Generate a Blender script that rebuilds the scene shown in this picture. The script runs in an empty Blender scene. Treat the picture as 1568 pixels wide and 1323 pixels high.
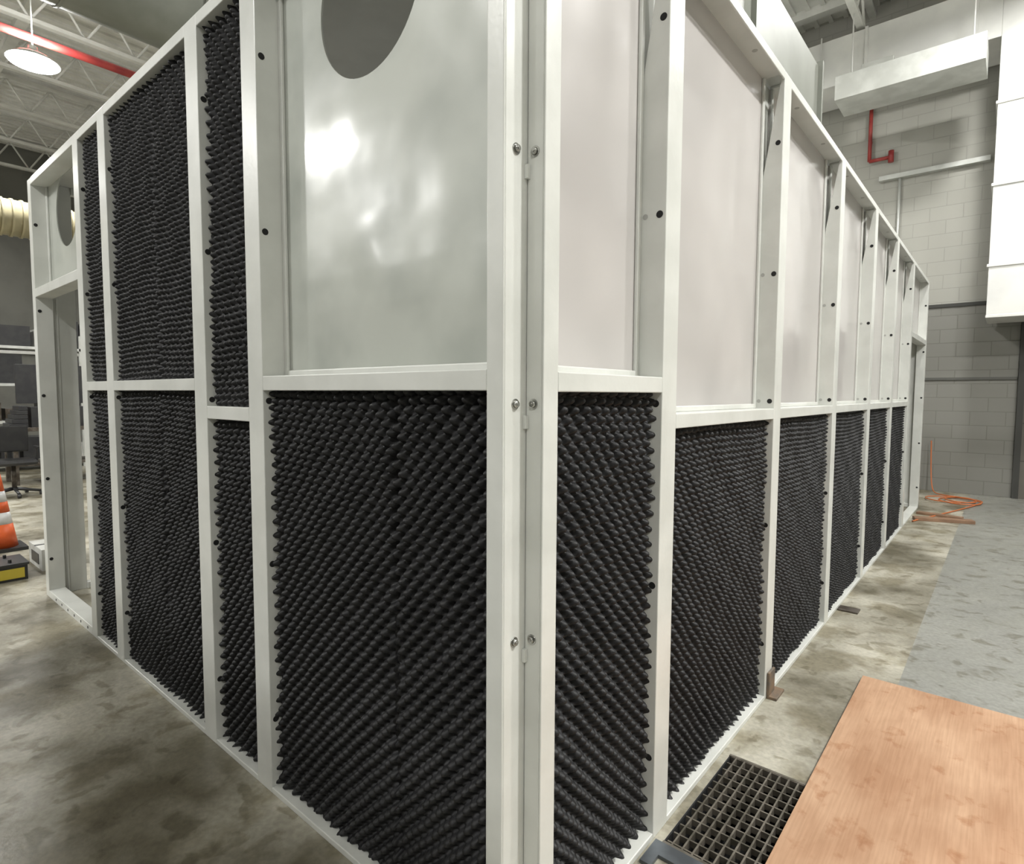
import bpy, bmesh, math, random
import numpy as np
from mathutils import Vector, Matrix
random.seed(4)
scene=bpy.context.scene
col=scene.collection
try:
    scene.view_settings.view_transform='Standard'
    scene.view_settings.look='None'
    scene.view_settings.exposure=0.0
except Exception: pass

# ---------------------------------------------------------------- materials
def mat(name,c,rough=.5,metal=0,c2=None,nscale=3,ndetail=4,bump=0,bscale=8,bdist=.02,coat=0,emit=None,lo=.4,hi=.6,rough2=None,spec=None,coatr=.14,bdetail=1):
    m=bpy.data.materials.new(name);m.use_nodes=True
    nt=m.node_tree;N=nt.nodes;L=nt.links;b=N['Principled BSDF']
    b.inputs['Base Color'].default_value=(*c,1);b.inputs['Roughness'].default_value=rough
    b.inputs['Metallic'].default_value=metal
    if spec is not None: b.inputs['Specular IOR Level'].default_value=spec
    if coat: b.inputs['Coat Weight'].default_value=coat;b.inputs['Coat Roughness'].default_value=coatr
    tc=N.new('ShaderNodeTexCoord')
    if c2:
        n=N.new('ShaderNodeTexNoise');n.inputs['Scale'].default_value=nscale;n.inputs['Detail'].default_value=ndetail
        L.new(tc.outputs['Object'],n.inputs['Vector'])
        r=N.new('ShaderNodeValToRGB');r.color_ramp.elements[0].position=lo;r.color_ramp.elements[1].position=hi
        r.color_ramp.elements[0].color=(*c,1);r.color_ramp.elements[1].color=(*c2,1)
        L.new(n.outputs['Fac'],r.inputs['Fac']);L.new(r.outputs['Color'],b.inputs['Base Color'])
        if rough2 is not None:
            mr=N.new('ShaderNodeMapRange');mr.inputs[1].default_value=lo;mr.inputs[2].default_value=hi
            mr.inputs[3].default_value=rough;mr.inputs[4].default_value=rough2
            L.new(n.outputs['Fac'],mr.inputs[0]);L.new(mr.outputs[0],b.inputs['Roughness'])
    if bump:
        n2=N.new('ShaderNodeTexNoise');n2.inputs['Scale'].default_value=bscale;n2.inputs['Detail'].default_value=bdetail
        L.new(tc.outputs['Object'],n2.inputs['Vector'])
        bp=N.new('ShaderNodeBump');bp.inputs['Strength'].default_value=bump;bp.inputs['Distance'].default_value=bdist
        L.new(n2.outputs['Fac'],bp.inputs['Height']);L.new(bp.outputs['Normal'],b.inputs['Normal'])
        if coat: L.new(bp.outputs['Normal'],b.inputs['Coat Normal'])
    if emit:
        b.inputs['Emission Color'].default_value=(*emit[0],1);b.inputs['Emission Strength'].default_value=emit[1]
    return m
def blockmat(name,c,c2,mortar):
    m=bpy.data.materials.new(name);m.use_nodes=True
    nt=m.node_tree;N=nt.nodes;L=nt.links;b=N['Principled BSDF'];b.inputs['Roughness'].default_value=.7
    tc=N.new('ShaderNodeTexCoord');s=N.new('ShaderNodeSeparateXYZ');k=N.new('ShaderNodeCombineXYZ')
    L.new(tc.outputs['Object'],s.inputs[0]);L.new(s.outputs['X'],k.inputs['X']);L.new(s.outputs['Z'],k.inputs['Y'])
    t=N.new('ShaderNodeTexBrick');t.inputs['Scale'].default_value=1;t.inputs['Brick Width'].default_value=.42
    t.inputs['Row Height'].default_value=.21;t.inputs['Mortar Size'].default_value=.007;t.inputs['Mortar Smooth'].default_value=.4
    t.inputs['Color1'].default_value=(*c,1);t.inputs['Color2'].default_value=(*c2,1);t.inputs['Mortar'].default_value=(*mortar,1)
    L.new(k.outputs[0],t.inputs['Vector']);L.new(t.outputs['Color'],b.inputs['Base Color'])
    bp=N.new('ShaderNodeBump');bp.inputs['Strength'].default_value=.3;bp.inputs['Distance'].default_value=.005;bp.invert=True
    L.new(t.outputs['Fac'],bp.inputs['Height']);L.new(bp.outputs['Normal'],b.inputs['Normal'])
    return m
M={}
M['paint']=mat('white_gloss_paint',(.68,.69,.655),.3,c2=(.62,.63,.595),nscale=5,bump=.15,bscale=60,bdist=.002)
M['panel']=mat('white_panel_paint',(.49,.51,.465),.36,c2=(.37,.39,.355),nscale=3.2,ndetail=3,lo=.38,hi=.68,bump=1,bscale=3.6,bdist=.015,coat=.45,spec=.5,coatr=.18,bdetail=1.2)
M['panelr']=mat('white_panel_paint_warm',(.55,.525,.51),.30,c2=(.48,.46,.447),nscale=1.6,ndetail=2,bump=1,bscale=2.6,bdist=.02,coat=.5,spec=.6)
M['foam']=mat('black_foam',(.0085,.0085,.0092),.55,c2=(.014,.014,.0155),nscale=40,bump=.4,bscale=300,bdist=.001,spec=.42)
M['dark']=mat('dark_hole',(.01,.01,.01),.8)
M['greydisc']=mat('grey_disc',(.4,.4,.38),.5)  # flat grey for rail holes and the painted hole reflections
M['zinc']=mat('zinc_bolt',(.55,.55,.53),.25,1,c2=(.4,.4,.38),nscale=30)
M['galv']=mat('galvanised_duct',(.62,.63,.6),.4,.3,c2=(.52,.53,.5),nscale=4)
M['spiral']=mat('yellowish_flex_duct',(.45,.40,.25),.5,.1,c2=(.36,.32,.2),nscale=4)
M['ductwhite']=mat('white_duct',(.74,.74,.71),.45,c2=(.66,.66,.64),nscale=2)
M['ductgrey']=mat('grey_duct',(.20,.21,.18),.5,c2=(.25,.26,.23),nscale=2)
M['red']=mat('red_pipe',(.36,.05,.04),.4,c2=(.27,.03,.03),nscale=5)
M['steel']=mat('dark_steel',(.16,.14,.12),.45,.6,c2=(.08,.065,.05),nscale=12)
M['grate']=mat('grate_steel',(.19,.17,.14),.5,.4,c2=(.10,.09,.07),nscale=14)
M['bluesteel']=mat('grey_steel_bar',(.16,.18,.2),.4,.5,c2=(.1,.11,.12),nscale=8)
M['rust']=mat('rusty_plate',(.25,.17,.11),.6,.3,c2=(.14,.12,.1),nscale=15)
M['joist']=mat('joist_white',(.72,.72,.68),.5,c2=(.64,.64,.6),nscale=4)
M['wall']=mat('wall_paint',(.47,.46,.41),.7,c2=(.42,.41,.365),nscale=1.5,bump=.2,bscale=30,bdist=.01)
M['blockup']=blockmat('painted_block_wall_light',(.40,.395,.355),(.385,.38,.34),(.34,.335,.30))
M['blocklow']=blockmat('painted_block_wall_grey',(.225,.222,.20),(.215,.212,.19),(.175,.172,.15))
M['wallline']=mat('wall_seam',(.10,.10,.09),.7)
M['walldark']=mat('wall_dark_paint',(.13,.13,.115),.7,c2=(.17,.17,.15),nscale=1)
M['doorbrown']=mat('door_brown_grey',(.14,.13,.11),.5,c2=(.12,.11,.095),nscale=1.5)
M['line']=mat('seam_dark',(.05,.05,.045),.7)
M['black']=mat('black_plastic',(.02,.02,.022),.4,c2=(.03,.03,.03),nscale=9)
M['orange']=mat('cone_orange',(.75,.13,.03),.45,c2=(.65,.10,.02),nscale=6)
M['whiteband']=mat('reflective_white',(.7,.7,.7),.3)
M['cord']=mat('orange_cord',(.55,.16,.05),.5)
M['yellow']=mat('yellow_label',(.6,.48,.05),.4)
M['blue']=mat('blue_label',(.03,.16,.5),.4)
M['pine']=mat('pine_plank',(.30,.18,.11),.6,c2=(.22,.13,.08),nscale=9)
M['glow']=mat('lamp_lens',(1,1,1),.3,emit=((1,1,.97),40))
M['window']=mat('daylight_window',(.9,.9,.9),.3,emit=((1,1,1),1.3))
M['paper']=mat('cardboard',(.5,.5,.47),.7,c2=(.4,.4,.37),nscale=8)
M['blocker']=mat('blocker_grey',(.12,.12,.115),.5,c2=(.10,.10,.095),nscale=2)

def concrete(name,a,b_,stain,rough=.35,s1=.8,lo=.42,hi=.6):
    m=bpy.data.materials.new(name);m.use_nodes=True
    nt=m.node_tree;N=nt.nodes;L=nt.links;b=N['Principled BSDF']
    tc=N.new('ShaderNodeTexCoord')
    def noise(s,d,dist=0):
        n=N.new('ShaderNodeTexNoise');n.inputs['Scale'].default_value=s;n.inputs['Detail'].default_value=d
        n.inputs['Distortion'].default_value=dist
        L.new(tc.outputs['Object'],n.inputs['Vector']);return n
    def ramp(n,lo,hi,ca,cb):
        r=N.new('ShaderNodeValToRGB');r.color_ramp.elements[0].position=lo;r.color_ramp.elements[1].position=hi
        r.color_ramp.elements[0].color=(*ca,1);r.color_ramp.elements[1].color=(*cb,1);L.new(n.outputs['Fac'],r.inputs['Fac']);return r
    n1=noise(s1,7,.15);r1=ramp(n1,lo,hi,a,b_)
    n2=noise(3.1,8,.3);r2=ramp(n2,.47,.60,(1,1,1),stain)
    n3=noise(45,5);r3=ramp(n3,.35,.65,(.80,.80,.80),(1,1,1))
    n4=noise(9,7,.5);r4=ramp(n4,.56,.64,(1,1,1),(.66,.64,.58))
    def mul(x,y):
        k=N.new('ShaderNodeMix');k.data_type='RGBA';k.blend_type='MULTIPLY';k.inputs[0].default_value=1
        L.new(x,k.inputs[6]);L.new(y,k.inputs[7]);return k.outputs[2]
    c=mul(mul(mul(r1.outputs['Color'],r2.outputs['Color']),r3.outputs['Color']),r4.outputs['Color'])
    L.new(c,b.inputs['Base Color'])
    mr=N.new('ShaderNodeMapRange');mr.inputs[1].default_value=.35;mr.inputs[2].default_value=.65
    mr.inputs[3].default_value=rough;mr.inputs[4].default_value=rough+.25
    L.new(n2.outputs['Fac'],mr.inputs[0]);L.new(mr.outputs[0],b.inputs['Roughness'])
    bp=N.new('ShaderNodeBump');bp.inputs['Strength'].default_value=.15;bp.inputs['Distance'].default_value=.01
    L.new(n3.outputs['Fac'],bp.inputs['Height']);L.new(bp.outputs['Normal'],b.inputs['Normal'])
    return m
M['concrete']=concrete('concrete_floor',(.175,.16,.115),(.53,.505,.42),(.60,.57,.49),s1=1.0,lo=.40,hi=.6)
M['paintfloor']=concrete('grey_painted_floor',(.27,.27,.245),(.31,.31,.28),(.92,.92,.9),.3)

def plywood():
    m=bpy.data.materials.new('plywood');m.use_nodes=True
    nt=m.node_tree;N=nt.nodes;L=nt.links;b=N['Principled BSDF'];b.inputs['Roughness'].default_value=.85
    b.inputs['Specular IOR Level'].default_value=.2
    tc=N.new('ShaderNodeTexCoord')
    def stretched(sx,sy,sc,det,dist):
        mp=N.new('ShaderNodeMapping');mp.inputs['Scale'].default_value=(sx,sy,1)
        L.new(tc.outputs['Object'],mp.inputs['Vector'])
        n=N.new('ShaderNodeTexNoise');n.inputs['Scale'].default_value=sc;n.inputs['Detail'].default_value=det;n.inputs['Distortion'].default_value=dist
        L.new(mp.outputs[0],n.inputs['Vector']);return n
    def ramp(n,p0,c0,p1,c1):
        r=N.new('ShaderNodeValToRGB');e=r.color_ramp.elements;e[0].position=p0;e[0].color=(*c0,1);e[1].position=p1;e[1].color=(*c1,1)
        L.new(n.outputs['Fac'],r.inputs['Fac']);return r.outputs['Color']
    def mul(x,y):
        k=N.new('ShaderNodeMix');k.data_type='RGBA';k.blend_type='MULTIPLY';k.inputs[0].default_value=1
        L.new(x,k.inputs[6]);L.new(y,k.inputs[7]);return k.outputs[2]
    a=ramp(stretched(2.4,1.2,1.9,10,.3),.34,(.39,.225,.135),.66,(.53,.345,.225))
    g=ramp(stretched(60,2.2,2,4,.2),.35,(.88,.86,.84),.65,(1,1,1))
    s=ramp(stretched(1.3,1,11,7,.2),.58,(1,1,1),.70,(.80,.69,.62))
    L.new(mul(mul(a,g),s),b.inputs['Base Color'])
    return m
M['ply']=plywood()

# ---------------------------------------------------------------- mesh helpers
class B:
    def __init__(s,mats): s.bm=bmesh.new();s.mats=mats
    def box(s,x0,x1,y0,y1,z0,z1,mi=0,rot=None,piv=None):
        vs=[s.bm.verts.new((x,y,z)) for z in (z0,z1) for y in (y0,y1) for x in (x0,x1)]
        if rot is not None:
            p=Vector(piv)
            for v in vs: v.co=rot@(v.co-p)+p
        for f in ((0,2,3,1),(4,5,7,6),(0,1,5,4),(2,6,7,3),(0,4,6,2),(1,3,7,5)):
            s.bm.faces.new([vs[i] for i in f]).material_index=mi
        return vs
    def cyl(s,p0,p1,r0,r1=None,n=20,mi=0,caps=True,smooth=True):
        r1=r0 if r1 is None else r1
        p0=Vector(p0);p1=Vector(p1);d=(p1-p0).normalized()
        a=d.orthogonal().normalized();b=d.cross(a)
        A=[];C=[]
        for i in range(n):
            t=2*math.pi*i/n;o=a*math.cos(t)+b*math.sin(t)
            A.append(s.bm.verts.new(p0+o*r0));C.append(s.bm.verts.new(p1+o*r1))
        for i in range(n):
            f=s.bm.faces.new((A[i],A[(i+1)%n],C[(i+1)%n],C[i]));f.material_index=mi;f.smooth=smooth
        if caps:
            s.bm.faces.new(A[::-1]).material_index=mi;s.bm.faces.new(C).material_index=mi
    def prism(s,poly,ax,a0,a1,mapf,mi=0):
        A=[s.bm.verts.new(mapf(a0,*p)) for p in poly];C=[s.bm.verts.new(mapf(a1,*p)) for p in poly]
        n=len(poly)
        for i in range(n): s.bm.faces.new((A[i],A[(i+1)%n],C[(i+1)%n],C[i])).material_index=mi
        s.bm.faces.new(A[::-1]).material_index=mi;s.bm.faces.new(C).material_index=mi
    def done(s,name,parent=None,bevel=0,recalc=True):
        if recalc: bmesh.ops.recalc_face_normals(s.bm,faces=s.bm.faces[:])
        me=bpy.data.meshes.new(name);s.bm.to_mesh(me);s.bm.free()
        for k in s.mats: me.materials.append(M[k])
        o=bpy.data.objects.new(name,me);col.objects.link(o)
        if parent: o.parent=parent
        if bevel:
            bv=o.modifiers.new('bevel','BEVEL');bv.width=bevel;bv.segments=2;bv.limit_method='ANGLE'
        return o
def empty(name,loc=(0,0,0)):
    e=bpy.data.objects.new(name,None);e.location=loc;col.objects.link(e);return e

H=2.987; D=.10
mapL=lambda s,d,z:(-s,d,z)      # wall running away to the left
mapR=lambda s,d,z:(-d,s,z)      # wall running away to the right
def lbox(b,mp,s0,s1,d0,d1,z0,z1,mi=0):
    a=mp(s0,d0,z0);c=mp(s1,d1,z1)
    b.box(min(a[0],c[0]),max(a[0],c[0]),min(a[1],c[1]),max(a[1],c[1]),z0,z1,mi)

enc=empty('steel_acoustic_enclosure')
HZ=[.28,.87,1.47,2.07,2.67]

def foam(name,mp,s0,s1,z0,z1,seams=(),ph=0):
    P=.052;st=P/10
    edges=[s0]+list(seams)+[s1]
    V=[];F=[];base=0
    for k in range(len(edges)-1):
        a=edges[k]+(.003 if k>0 else 0);c=edges[k+1]-(.003 if k<len(edges)-2 else 0)
        ns=max(4,int(round((c-a)/st)));nz=int(round((z1-z0)/st))
        S,Z=np.meshgrid(np.linspace(a,c,ns+1),np.linspace(z0,z1,nz+1),indexing='ij')
        w=2*math.pi/P
        Sw=S+.005*np.sin(Z*5+S*3)+.0015*np.sin(Z*41+S*29);Zw=Z+.005*np.sin(S*6-Z*2)+.0015*np.sin(S*37-Z*23)
        f=np.cos(w*(Sw-a)+ph+k*1.3)*np.cos(w*(Zw-z0)+ph*.7+k*1.6)
        h=((f+1)/2)
        h=h*h*(3-2*h)
        h*=(.92+.08*np.sin(S*17+Z*23)+.06*np.sin(Z*9-S*31))
        d=.062-.044*h
        if k>0: d[0,:]=.095
        if k<len(edges)-2: d[-1,:]=.095
        if mp is mapL: xyz=np.stack([-S,d,Z],-1)
        else: xyz=np.stack([-d,S,Z],-1)
        V.append(xyz.reshape(-1,3))
        idx=np.arange((ns+1)*(nz+1)).reshape(ns+1,nz+1)+base
        q=np.stack([idx[:-1,:-1],idx[1:,:-1],idx[1:,1:],idx[:-1,1:]],-1).reshape(-1,4)
        if mp is mapL: q=q[:,::-1]
        F.append(q);base+=(ns+1)*(nz+1)
    V=np.concatenate(V);F=np.concatenate(F)
    me=bpy.data.meshes.new(name)
    me.vertices.add(len(V));me.vertices.foreach_set('co',V.astype(np.float32).ravel())
    me.loops.add(F.size);me.loops.foreach_set('vertex_index',F.astype(np.int32).ravel())
    me.polygons.add(len(F));me.polygons.foreach_set('loop_start',np.arange(0,F.size,4,dtype=np.int32))
    me.polygons.foreach_set('loop_total',np.full(len(F),4,dtype=np.int32))
    me.update(calc_edges=True)
    me.polygons.foreach_set('use_smooth',np.ones(len(F),dtype=bool))
    me.materials.append(M['foam'])
    o=bpy.data.objects.new(name,me);col.objects.link(o);o.parent=enc
    return o

def panel(name,mp,s0,s1,z0,z1,hole=None,pm='panel'):
    """recessed sheet with optional circular opening and a folded lip around it"""
    bm=bmesh.new()
    def loop(pts):
        vs=[bm.verts.new(mp(s,D,z)) for s,z in pts]
        return [bm.edges.new((vs[i],vs[(i+1)%len(vs)])) for i in range(len(vs))]
    e=loop([(s0,z0),(s1,z0),(s1,z1),(s0,z1)])
    if hole:
        hs,hz,r=hole
        e+=loop([(hs+r*math.cos(2*math.pi*i/64),hz+r*math.sin(2*math.pi*i/64)) for i in range(64)])
    bmesh.ops.triangle_fill(bm,edges=e,use_beauty=True)
    me=bpy.data.meshes.new(name);bm.to_mesh(me);bm.free();me.materials.append(M[pm])
    o=bpy.data.objects.new(name,me);col.objects.link(o);o.parent=enc
    sm=o.modifiers.new('thickness','SOLIDIFY');sm.thickness=.006;sm.offset=0
    b=B(['paint'])
    w=.022;t0=D-.016
    lbox(b,mp,s0,s0+w,t0,D-.003,z0,z1);lbox(b,mp,s1-w,s1,t0,D-.003,z0,z1)
    lbox(b,mp,s0+w,s1-w,t0,D-.003,z0,z0+w)
    b.done(name+'_lip',enc,.004)

def post(b,mp,s0,s1,taper=False):
    if taper:
        poly=[(0,0),(D,0),(D,H-.55),(.018,H-.03),(.0,H)]
        b.prism(poly,'s',s0,s1,mp)
    else: lbox(b,mp,s0,s1,0,D,0,H)
def webholes(bh,mp,s,sgn=-1,zs=HZ,refl=False):
    for z in zs:
        p=Vector(mp(s+.004,.022,z));q=Vector(mp(s-.0015,.022,z));bh.cyl(p,q,.0115,n=18,mi=0)
        if refl and z<2.3:  # grey discs imitate each hole's reflection in the glossy web
            p=Vector(mp(s+.004,.072,z));q=Vector(mp(s-.001,.072,z));bh.cyl(p,q,.009,n=14,mi=1)

# ---- left wall
b=B(['paint']);bh=B(['dark','greydisc'])
Lp=[(1.196,1.305),(1.668,1.784),(2.826,2.937),(3.306,3.404)]
for s0,s1 in Lp: post(b,mapL,s0,s1);webholes(bh,mapL,s0)
# corner channel (left half): face flange + return web + inner leg
lbox(b,mapL,.054,.107,0,.006,0,H)
lbox(b,mapL,.054,.060,.006,D,0,H)
lbox(b,mapL,.101,.107,.006,.03,0,H)
# end post, deep jamb
lbox(b,mapL,4.44,4.52,0,.10,0,H);lbox(b,mapL,4.47,4.52,.10,.24,0,H)
lbox(b,mapL,4.455,4.47,.12,.13,0,2.17)
webholes(bh,mapL,4.44)
# rails
for s0,s1,z in ((.107,1.196,1.507),(1.305,1.668,1.392),(1.784,2.826,1.507),(2.937,3.306,1.507)):
    lbox(b,mapL,s0,s1,0,D,z,z+.052)
lbox(b,mapL,3.404,4.44,0,D,2.165,2.225)
cells=[(.107,1.196),(1.305,1.668),(1.784,2.826),(2.937,3.306),(3.404,4.44)]
for s0,s1 in cells:
    lbox(b,mapL,s0,s1,0,D,H-.045,H)
    lbox(b,mapL,s0,s1,0,D,0,.022 if s1<4 else .05)
b.done('left_frame',enc,.004)
panel('upper_panel_left',mapL,.107,1.196,1.559,H-.045,(.69,2.72,.25))
panel('door_head_panel_left',mapL,3.404,4.44,2.225,H-.045,(3.98,2.72,.25))
for i in range(6): 
    s=3.5+.15*i
    bh.cyl(Vector(mapL(s,-.001,.025)),Vector(mapL(s,.01,.025)),.009,n=12)
bk=B(['paint'])
lbox(bk,mapL,.06,1.25,D+.004,D+.01,0,1.53)
lbox(bk,mapL,1.25,3.404,D+.004,D+.01,0,H)
foam('foam_left_a',mapL,.107,1.196,.022,1.507,(.5,))
foam('foam_left_b1',mapL,1.305,1.668,.022,1.392,ph=.8)
foam('foam_left_b2',mapL,1.305,1.668,1.444,H-.045,ph=2)
foam('foam_left_c1',mapL,1.784,2.826,.022,1.507,(2.25,),ph=.4)
foam('foam_left_c2',mapL,1.784,2.826,1.559,H-.045,(2.25,),ph=1.4)
foam('foam_left_d1',mapL,2.937,3.306,.022,1.507,ph=.2)
foam('foam_left_d2',mapL,2.937,3.306,1.559,H-.045,ph=2.2)

# ---- right wall
b=B(['paint'])
Rp=[(.717,.824),(1.905,2.014),(3.137,3.245),(4.367,4.476),(5.56,5.668),(6.79,6.90)]
for s0,s1 in Rp: post(b,mapR,s0,s1,True);webholes(bh,mapR,s0,refl=True)
lbox(b,mapR,.085,.146,0,.006,0,H)
lbox(b,mapR,.085,.091,.006,.054,0,H)
lbox(b,mapR,.140,.146,.006,.03,0,H)
lbox(b,mapR,.085,.146,.048,.054,0,H)
lbox(b,mapR,8.36,8.443,0,D,0,H);lbox(b,mapR,8.40,8.443,D,.22,0,H);webholes(bh,mapR,8.36)
rc=[(.146,.717)]+[(Rp[i][1],Rp[i+1][0]) for i in range(5)]+[(6.90,8.36)]
for i,(s0,s1) in enumerate(rc):
    lbox(b,mapR,s0,s1,0,.008,H-.04,H);lbox(b,mapR,s0,s1,.008,D,H-.012,H)
    lbox(b,mapR,s0,s1,0,D,0,.022)
    n=max(2,int((s1-s0)/.5))
    for j in range(n):
        s=s0+(j+.5)*(s1-s0)/n
        bh.cyl(Vector(mapR(s,.05,H-.013)),Vector(mapR(s,.05,H-.008)),.012,n=14,mi=1)
    if i<6:
        z=1.505 if i==0 else 1.385
        lbox(b,mapR,s0,s1,0,D,z,z+.05)
        panel('upper_panel_right_%d'%(i+1),mapR,s0,s1,z+.05,H-.012,pm='panelr')
        lbox(bk,mapR,s0-.05,s1+.05,D+.004,D+.01,0,z+.02)
        foam('foam_right_%d'%(i+1),mapR,s0,s1,.022,z,ph=i*.9)
    else:
        lbox(b,mapR,s0,s1,0,D,2.16,2.22)
        panel('door_head_panel_right',mapR,s0,s1,2.22,H-.012,pm='panelr')
b.done('right_frame',enc,.004)
for s0,s1 in Rp: lbox(bk,mapR,s0-.02,s1+.02,D+.004,D+.01,1.5,H-.01)
bk.done('backing_sheets',enc)
bh.done('web_holes',enc)
# corner bolts & clips
b=B(['zinc','paint'])
for z in (.89,1.475,2.07):
    for c,n in (((-.054,.044,z),Vector((1,0,0))),((-.030,.085,z),Vector((0,-1,0)))):
        c=Vector(c)
        b.cyl(c,c+n*.002,.013,n=20);b.cyl(c+n*.002,c+n*.009,.0095,.007,n=18);b.cyl(c+n*.009,c+n*.0105,.004,n=12)
    b.box(-.0535,-.044,.074,.0845,z-.06,z-.028,1)
b.done('corner_bolts',enc)
# roof, floor skid and inner partition
b=B(['paint'])
b.box(-4.52,-.02,.02,8.44,H+.0,H+.03)
b.done('roof_sheet',enc)
b=B(['panel'])
b.box(-4.50,-.12,5.9,5.93,.0,H);b.done('inner_bulkhead',enc)
b=B(['paint'])
b.box(-4.52,-4.46,2.2,2.3,0,H);b.box(-4.52,-4.46,8.34,8.44,0,H);b.box(-4.52,-4.46,.24,8.34,0,.05);b.box(-4.52,-4.46,.24,8.34,H-.05,H)
b.box(-4.46,0,8.38,8.44,0,.05);b.box(-4.52,-4.49,2.3,5.9,.05,H-.05)
b.done('end_frame',enc,.004)

# ---------------------------------------------------------------- room shell
X0,X1,Y0,Y1,ZC=-19,8,-15,10.3,7.8
bm=bmesh.new()
xs=[X0,.03,.48,.75,X1];ys=[Y0,.72,1.36,Y1]
g=[[bm.verts.new((x,y,0)) for y in ys] for x in xs]
for i in range(4):
    for j in range(3):
        if j==1 and i in (1,2): continue
        f=bm.faces.new((g[i][j],g[i+1][j],g[i+1][j+1],g[i][j+1]));f.material_index=0 if i<2 else 1
me=bpy.data.meshes.new('floor');bm.to_mesh(me);bm.free();me.materials.append(M['concrete']);me.materials.append(M['paintfloor'])
fl=bpy.data.objects.new('floor',me);col.objects.link(fl)
b=B(['dark']);b.box(.03,.75,.72,1.36,-.35,-.34);b.box(.03,.035,.72,1.36,-.35,-.001);b.box(.745,.75,.72,1.36,-.35,-.001)
b.box(.03,.75,.72,.725,-.35,-.001);b.box(.03,.75,1.355,1.36,-.35,-.001);b.done('floor_drain_pit')
b=B(['grate','bluesteel'])
y=.745
while y<1.35: b.box(.04,.74,y-.003,y+.003,-.020,.002);y+=.05
x=.06
while x<.74: b.box(x-.003,x+.003,.73,1.35,-.025,.003);x+=.034
b.box(.03,.75,.722,.735,-.03,.004);b.box(.03,.75,1.346,1.358,-.03,.004)
b.box(.012,.30,.655,.715,0,.012,1);b.box(.012,.05,.60,.655,0,.012,1)
b.done('floor_drain_grate')

b=B(['blockup','blocklow','line','wallline'])
b.box(X0,X1,Y1,Y1+.2,0,ZC,0)
b.box(-3.5,.95,Y1-.03,Y1,0,2.86,1)
b.box(-3.5,.94,Y1-.05,Y1,2.86,2.91,2)
b.box(-3.5,.94,Y1-.05,Y1-.03,1.74,1.78,3)
b.done('wall_back')
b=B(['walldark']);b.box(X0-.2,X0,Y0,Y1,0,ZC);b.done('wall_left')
b=B(['wall']);b.box(X1,X1+.2,Y0,Y1,0,ZC);b.done('wall_right')
b=B(['joist','line'])
b.box(X0,X1,Y0,Y1,ZC,ZC+.1)
x=X0+.1
while x<X1: b.box(x,x+.07,-4,Y1,ZC-.04,ZC);x+=.22
b.done('ceiling')
# door in the back wall
b=B(['doorbrown','line','zinc'])
yd=Y1-.002
b.box(.955,1.03,yd-.08,yd,0,2.86,1);b.box(1.03,3.4,yd-.06,yd,0,2.8,0);b.box(3.4,3.48,yd-.08,yd,0,2.86,1);b.box(.955,3.48,yd-.08,yd,2.8,2.86,1)
for z in (.55,1.1,1.65,2.2): b.box(1.03,3.4,yd-.064,yd-.06,z,z+.01,1)
b.box(1.1,1.13,yd-.1,yd-.06,1.0,1.2,2)
b.done('door_1')

# joists
b=B(['joist'])
x=-18.2
while x<7.5:
    b.box(x-.05,x+.05,-5,Y1,7.02,7.08);b.box(x-.05,x+.05,-5,Y1,7.6,7.66)
    y=-5
    while y<Y1-.7:
        b.cyl((x,y,7.06),(x,y+.35,7.62),.02,n=6);b.cyl((x,y+.35,7.62),(x,y+.7,7.06),.02,n=6);y+=.7
    x+=1.9
for y in (-3,1.5,6,9.8): b.box(X0,X1,y-.08,y+.08,7.66,7.8)
b.done('ceiling_joists')

# red sprinkler pipes
b=B(['red'])
b.cyl((-9.35,-6,6.22),(-9.35,10.2,6.22),.055,n=14)
for y in (-4,0,4,8): b.cyl((-9.35,y,6.22),(-9.35,y,7.02),.02,n=8)
b.done('sprinkler_pipe')
b=B(['red'])
b.cyl((-1.05,10.22,5.3),(-1.05,10.22,6.25),.028,n=12);b.cyl((-1.05,10.22,5.3),(-.75,10.22,5.3),.028,n=12);b.cyl((-.75,10.22,5.22),(-.75,10.22,5.4),.04,n=12)
b.box(-1.07,-1.03,10.2,10.299,5.6,5.63)
b.done('standpipe')
# large round duct upper left
b=B(['ductgrey'])
DX,DZ=-6.5,5.85
b.cyl((DX,-7,DZ),(DX,8.5,DZ),.5,n=40)
y=-6.5
while y<8.4: b.cyl((DX,y,DZ),(DX,y+.03,DZ),.515,n=40);b.cyl((DX,y,DZ+.45),(DX,y,7.0),.01,n=6);y+=1.2
b.done('round_ventilation_duct')
# spiral duct lower left
b=B(['spiral'])
b.cyl((-9.6,-5,3.85),(-9.6,1.6,3.85),.24,n=28)
y=-4.95
while y<1.6: b.cyl((-9.6,y,3.85),(-9.6,y+.03,3.85),.255,n=28);y+=.11
b.done('flexible_spiral_duct')

# white ductwork right
b=B(['ductwhite','galv'])
b.box(.57,2.4,9.3,10.15,2.57,6.95)
for z in (3.26,4.33,5.4): b.box(.55,2.42,9.28,10.17,z-.02,z+.02)
b.box(.565,2.41,9.295,10.16,2.56,2.60)
b.box(-3.2,.57,9.3,10.15,6.25,6.95)
for x in (-2.4,-1.0,.3): b.box(x-.02,x+.02,9.28,10.17,6.23,6.97)
b.box(-1.25,.45,8.6,9.25,5.72,6.05,1);b.box(-1.0,-.6,9.0,9.3,6.05,6.3,1)
for x in (-1.1,.3): b.cyl((x,8.9,6.05),(x,8.9,7.0),.012,n=6)
for x in (-1.6,-2.6): b.cyl((x,9.25,6.2),(x,9.25,7.0),.012,n=6)
b.done('rectangular_air_duct',None,.008)
# duct sitting above enclosure roof
b=B(['ductgrey','galv'])
b.box(-1.35,-.3,.9,3.75,H+.03,3.86)
for y in (.9,2.3,3.72): b.box(-1.38,-.27,y,y+.03,H+.03,3.89)
b.done('rooftop_duct')
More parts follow.
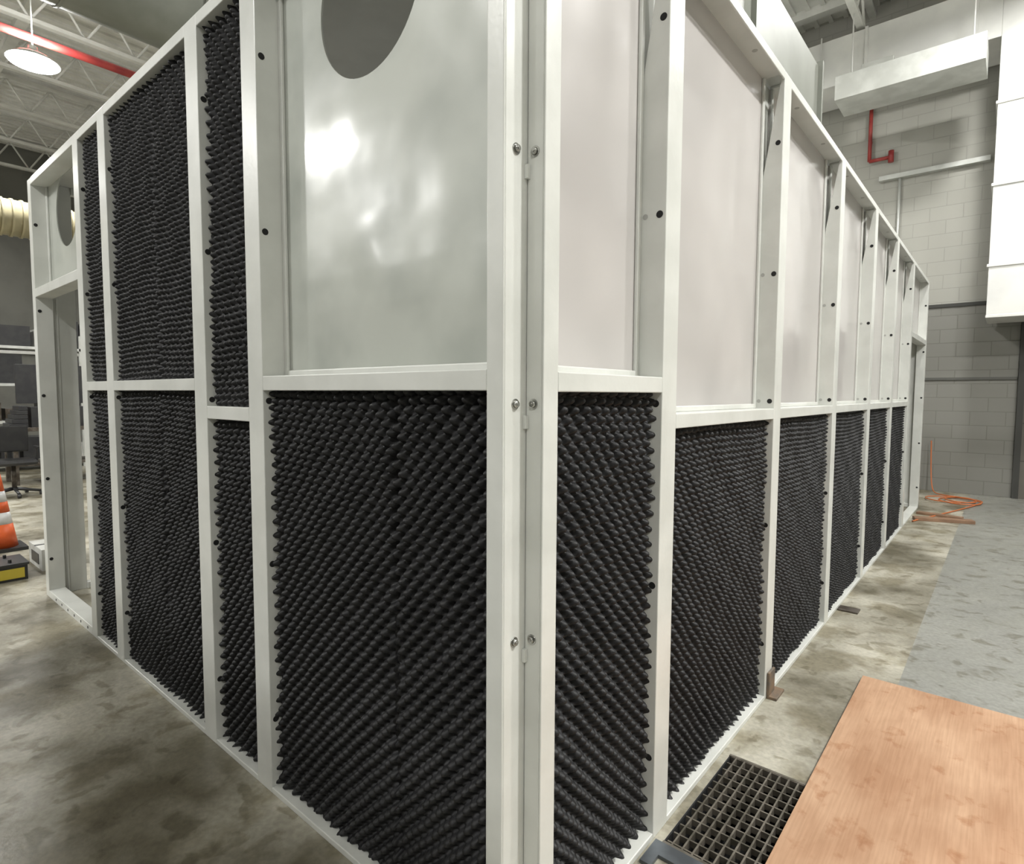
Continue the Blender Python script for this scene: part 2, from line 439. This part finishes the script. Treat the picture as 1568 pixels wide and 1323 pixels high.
# conduit on back wall
b=B(['galv'])
b.cyl((-.62,10.26,2.95),(-.62,10.26,5.0),.02,n=10);b.box(-.9,.5,10.2,10.3,4.95,5.02)
b.done('wall_conduit')

# ---------------------------------------------------------------- floor items
b=B(['ply']);b.box(.33,1.55,.02,2.46,.006,.026)
b.done('plywood_sheet',None,.0015)
b=B(['rust']);b.box(.002,.05,1.93,2.06,.001,.014);b.box(.002,.014,1.93,2.02,.014,.13)
b.done('anchor_bracket',None,.002)
b=B(['steel']);b.box(.004,.13,3.50,3.60,.001,.012);b.done('steel_shim_plate',None,.002)
b=B(['pine']);r=Matrix.Rotation(.35,3,'Z');b.box(.05,.65,7.5,7.62,.001,.04,rot=r,piv=(.3,7.5,0))
r=Matrix.Rotation(-.2,3,'Z');b.box(-.02+.05,.5,7.85,7.95,.001,.03,rot=r,piv=(.3,7.9,0))
b.done('wood_planks',None,.003)
def curve(name,pts,r,m,cyc=False):
    cu=bpy.data.curves.new(name,'CURVE');cu.dimensions='3D';cu.bevel_depth=r;cu.bevel_resolution=3
    sp=cu.splines.new('NURBS');sp.points.add(len(pts)-1)
    for i,p in enumerate(pts): sp.points[i].co=(*p,1)
    sp.use_endpoint_u=True;sp.order_u=4
    cu.materials.append(M[m]);o=bpy.data.objects.new(name,cu);col.objects.link(o);return o
pts=[(.05,7.3,.012)]
for i in range(34):
    t=i*.62;pts.append((.35+.33*math.cos(t)*(1-.012*i)+.1*math.sin(i*.3),9.3+.38*math.sin(t)*(1-.012*i)+.05*random.random(),.012+.0008*i))
pts+=[(.1,9.8,.02),(.0,10.1,.02),(-.02,10.15,.4),(-.03,10.16,.8)]
curve('extension_cord',pts,.008,'cord')

# traffic cone
b=B(['orange','whiteband','black'])
c=Vector((-6.40,.03,0))
b.box(c.x-.18,c.x+.18,c.y-.18,c.y+.18,0,.03,2)
def ring(z0,r0,z1,r1,mi): b.cyl(c+Vector((0,0,z0)),c+Vector((0,0,z1)),r0,r1,n=32,mi=mi)
R=lambda z:.135-(z-.03)*.155
for z0,z1,mi in ((.03,.25,0),(.25,.36,1),(.36,.46,0),(.46,.56,1),(.56,.72,0)): ring(z0,R(z0),z1,R(z1),mi)
b.done('traffic_cone')
# battery with labels
b=B(['black','yellow','blue','whiteband','paper'])
b.box(-5.42,-5.10,-.22,.0,0,.12);b.box(-5.43,-5.09,-.23,.01,.12,.14)
b.box(-5.38,-5.14,-.223,-.22,.02,.06,1);b.box(-5.38,-5.14,-.223,-.22,.065,.10,2);b.box(-5.10,-5.097,-.20,-.02,.02,.10,1)
b.cyl((-5.36,-.1,.14),(-5.36,-.1,.165),.012,n=10);b.cyl((-5.16,-.1,.14),(-5.16,-.1,.165),.012,n=10)
b.done('car_battery',None,.004)
b=B(['paper','black','whiteband'])
b.box(-5.7,-5.25,.12,.42,0,.18);b.box(-5.49,-5.46,.115,.42,.18,.183,1);b.box(-5.6,-5.35,.116,.12,.04,.13,1)
b.done('cardboard_box',None,.004)
# office chair
oc=empty('office_chair',(-10.0,.75,0))
b=B(['black','steel'])
for i in range(5):
    a=i*2*math.pi/5;p=Vector((.3*math.cos(a),.3*math.sin(a),.06))
    b.cyl((0,0,.11),p,.025,.018,n=8);b.cyl(p+Vector((0,-.02,-.03)),p+Vector((0,.02,-.03)),.03,n=14)
b.cyl((0,0,.1),(0,0,.45),.028,n=12,mi=1)
b.done('base',oc)
b=B(['black']);b.box(-.25,.25,-.25,.25,.45,.53);b.done('seat',oc,.04)
b=B(['black']);b.box(-.25,-.2,-.22,.22,.62,1.0);b.box(-.24,-.21,-.03,.03,.45,.65);b.done('backrest',oc,.02)
for sy in (-.27,.27):
    b=B(['black']);b.box(-.12,.14,sy-.02,sy+.02,.68,.71);b.box(-.02,.02,sy-.015,sy+.015,.48,.68);b.done('armrest',oc,.008)
# shelving with equipment
b=B(['galv','black','paper','steel','red'])
for x in (-14.2,-13.4):
    for y in (-1.2,.6,2.4,4.2): b.box(x,x+.06,y,y+.06,0,2.6)
for z in (.15,.9,1.6,2.3): b.box(-14.2,-13.34,-1.2,4.26,z,z+.05)
for z in (.2,.95,1.65,2.35):
    y=-1.1
    while y<4:
        w=random.uniform(.25,.6);h=random.uniform(.2,.55);b.box(-14.1,-13.45,y,y+w,z,z+h,random.choice([1,1,1,2,3]));y+=w+.06
b.done('storage_shelving')
# workbench + monitor seen through door
b=B(['steel','black','galv','paper'])
b.box(-11.9,-11.1,.9,3.4,.86,.92)
for x in (-11.85,-11.2):
    for y in (.95,3.3): b.box(x,x+.06,y,y+.06,0,.86)
b.box(-11.85,-11.15,.95,3.35,.3,.34)
b.box(-11.6,-11.2,1.2,2.0,.92,1.25,1);b.box(-11.7,-11.64,1.1,2.2,1.3,1.95,1);b.cyl((-11.67,1.6,.92),(-11.67,1.6,1.3),.03,n=10)
for i in range(5): b.box(-11.7+.02*i,-11.15,.92+.03*i,1.15,.92+.07*i,.985+.07*i,1)
b.box(-11.6,-11.2,2.3,2.8,.92,1.15,3)
b.done('workbench',None,.004)
# unseen tall box added to block lamps and shade the left floor
b=B(['blocker','zinc'])
b.box(-3.4,-.6,-2.4,-1.75,.06,2.55)
for i in range(3):
    x=-3.38+.93*i
    b.box(x,x+.88,-1.75,-1.73,.1,2.5);b.box(x+.8,x+.82,-1.73,-1.70,1.1,1.3,1)
for x in (-3.35,-.7):
    for y in (-2.35,-1.85): b.box(x,x+.06,y,y+.06,0,.06)
b.done('added_light_blocker',None,.005)
# windows strip on far left wall
b=B(['window','joist'])
b.box(X0,X0+.02,-4,8,2.55,2.95,0)
for y in (-4,-1.6,.8,3.2,5.6,8): b.box(X0,X0+.05,y-.05,y+.05,2.5,3.0,1)
b.box(X0,X0+.06,-4,8,2.95,3.02,1);b.box(X0,X0+.06,-4,8,2.48,2.55,1)
b.done('window_1')

# ---------------------------------------------------------------- lights
def highbay(x,y,z,p,r=.22):
    e=empty('high_bay_light',(x,y,z))
    b=B(['galv','glow'])
    b.cyl((0,0,.02),(0,0,.10),r+.02,r*.7,n=32,mi=0);b.cyl((0,0,.10),(0,0,.22),.07,.05,n=16,mi=0)
    b.cyl((0,0,.005),(0,0,.02),r,r,n=32,mi=1);b.cyl((0,0,.2),(0,0,7.01-z),.008,n=6,mi=0)
    b.done('housing',e)
    l=bpy.data.lights.new('lamp','AREA');l.shape='DISK';l.size=2*r;l.energy=p;l.color=(1,.99,.965)
    o=bpy.data.objects.new('lamp',l);o.location=(0,0,-.01);col.objects.link(o);o.parent=e
    l=bpy.data.lights.new('added_ceiling_fill','AREA');l.shape='DISK';l.size=.4;l.energy=p*.3;l.color=(1,.99,.965)  # extra upward light, added to brighten the ceiling
    o=bpy.data.objects.new('added_ceiling_fill',l);o.location=(0,0,.24);o.rotation_euler=(math.pi,0,0);col.objects.link(o);o.parent=e
K=.54
for x,y,z,p,r in ((-9.15,1.02,5.8,450,.27),(-10.2,-5.9,6.4,850,.22),(-16,-12.5,6.4,800,.22),(-3.2,-4.8,6.4,580,.22),(3.6,-4.6,6.4,400,.22),
                (3.6,1.6,6.4,700,.22),(4.6,4.4,6.4,400,.22),(1.0,7.3,6.7,310,.22),(-11.5,7.5,6.4,300,.22),(-3.4,5.5,6.4,350,.22),(-15.5,-1,6.4,350,.22),(-3.2,-11,6.4,420,.22)):
    highbay(x,y,z,p*K,r)
l=bpy.data.lights.new('added_interior_fill','AREA');l.shape='DISK';l.size=.3;l.energy=22  # added fill that brightens the enclosure interior, no fixture modelled
o=bpy.data.objects.new('added_interior_fill',l);o.location=(-2.2,3.2,1.2);o.rotation_euler=(math.pi,0,0);col.objects.link(o)

w=bpy.data.worlds.new('world');scene.world=w;w.use_nodes=True
w.node_tree.nodes['Background'].inputs[0].default_value=(.95,.97,1,1);w.node_tree.nodes['Background'].inputs[1].default_value=.29

# ---------------------------------------------------------------- camera
yaw,pitch,roll=map(math.radians,(40.123,3.735,.266))
fw=Vector((-math.sin(yaw),math.cos(yaw),0));rt=Vector((math.cos(yaw),math.sin(yaw),0));up=Vector((0,0,1))
F=fw*math.cos(pitch)-up*math.sin(pitch);U=up*math.cos(pitch)+fw*math.sin(pitch)
R_=rt*math.cos(roll)+U*math.sin(roll);U2=U*math.cos(roll)-rt*math.sin(roll)
cd=bpy.data.cameras.new('camera');cam=bpy.data.objects.new('camera',cd);col.objects.link(cam)
m=Matrix(((R_.x,U2.x,-F.x,.8473),(R_.y,U2.y,-F.y,-1.0362),(R_.z,U2.z,-F.z,1.5),(0,0,0,1)))
cam.matrix_world=m
cd.sensor_fit='HORIZONTAL';cd.sensor_width=36;cd.lens=36*898.3/1568;cd.clip_start=.02;cd.clip_end=200
scene.camera=cam
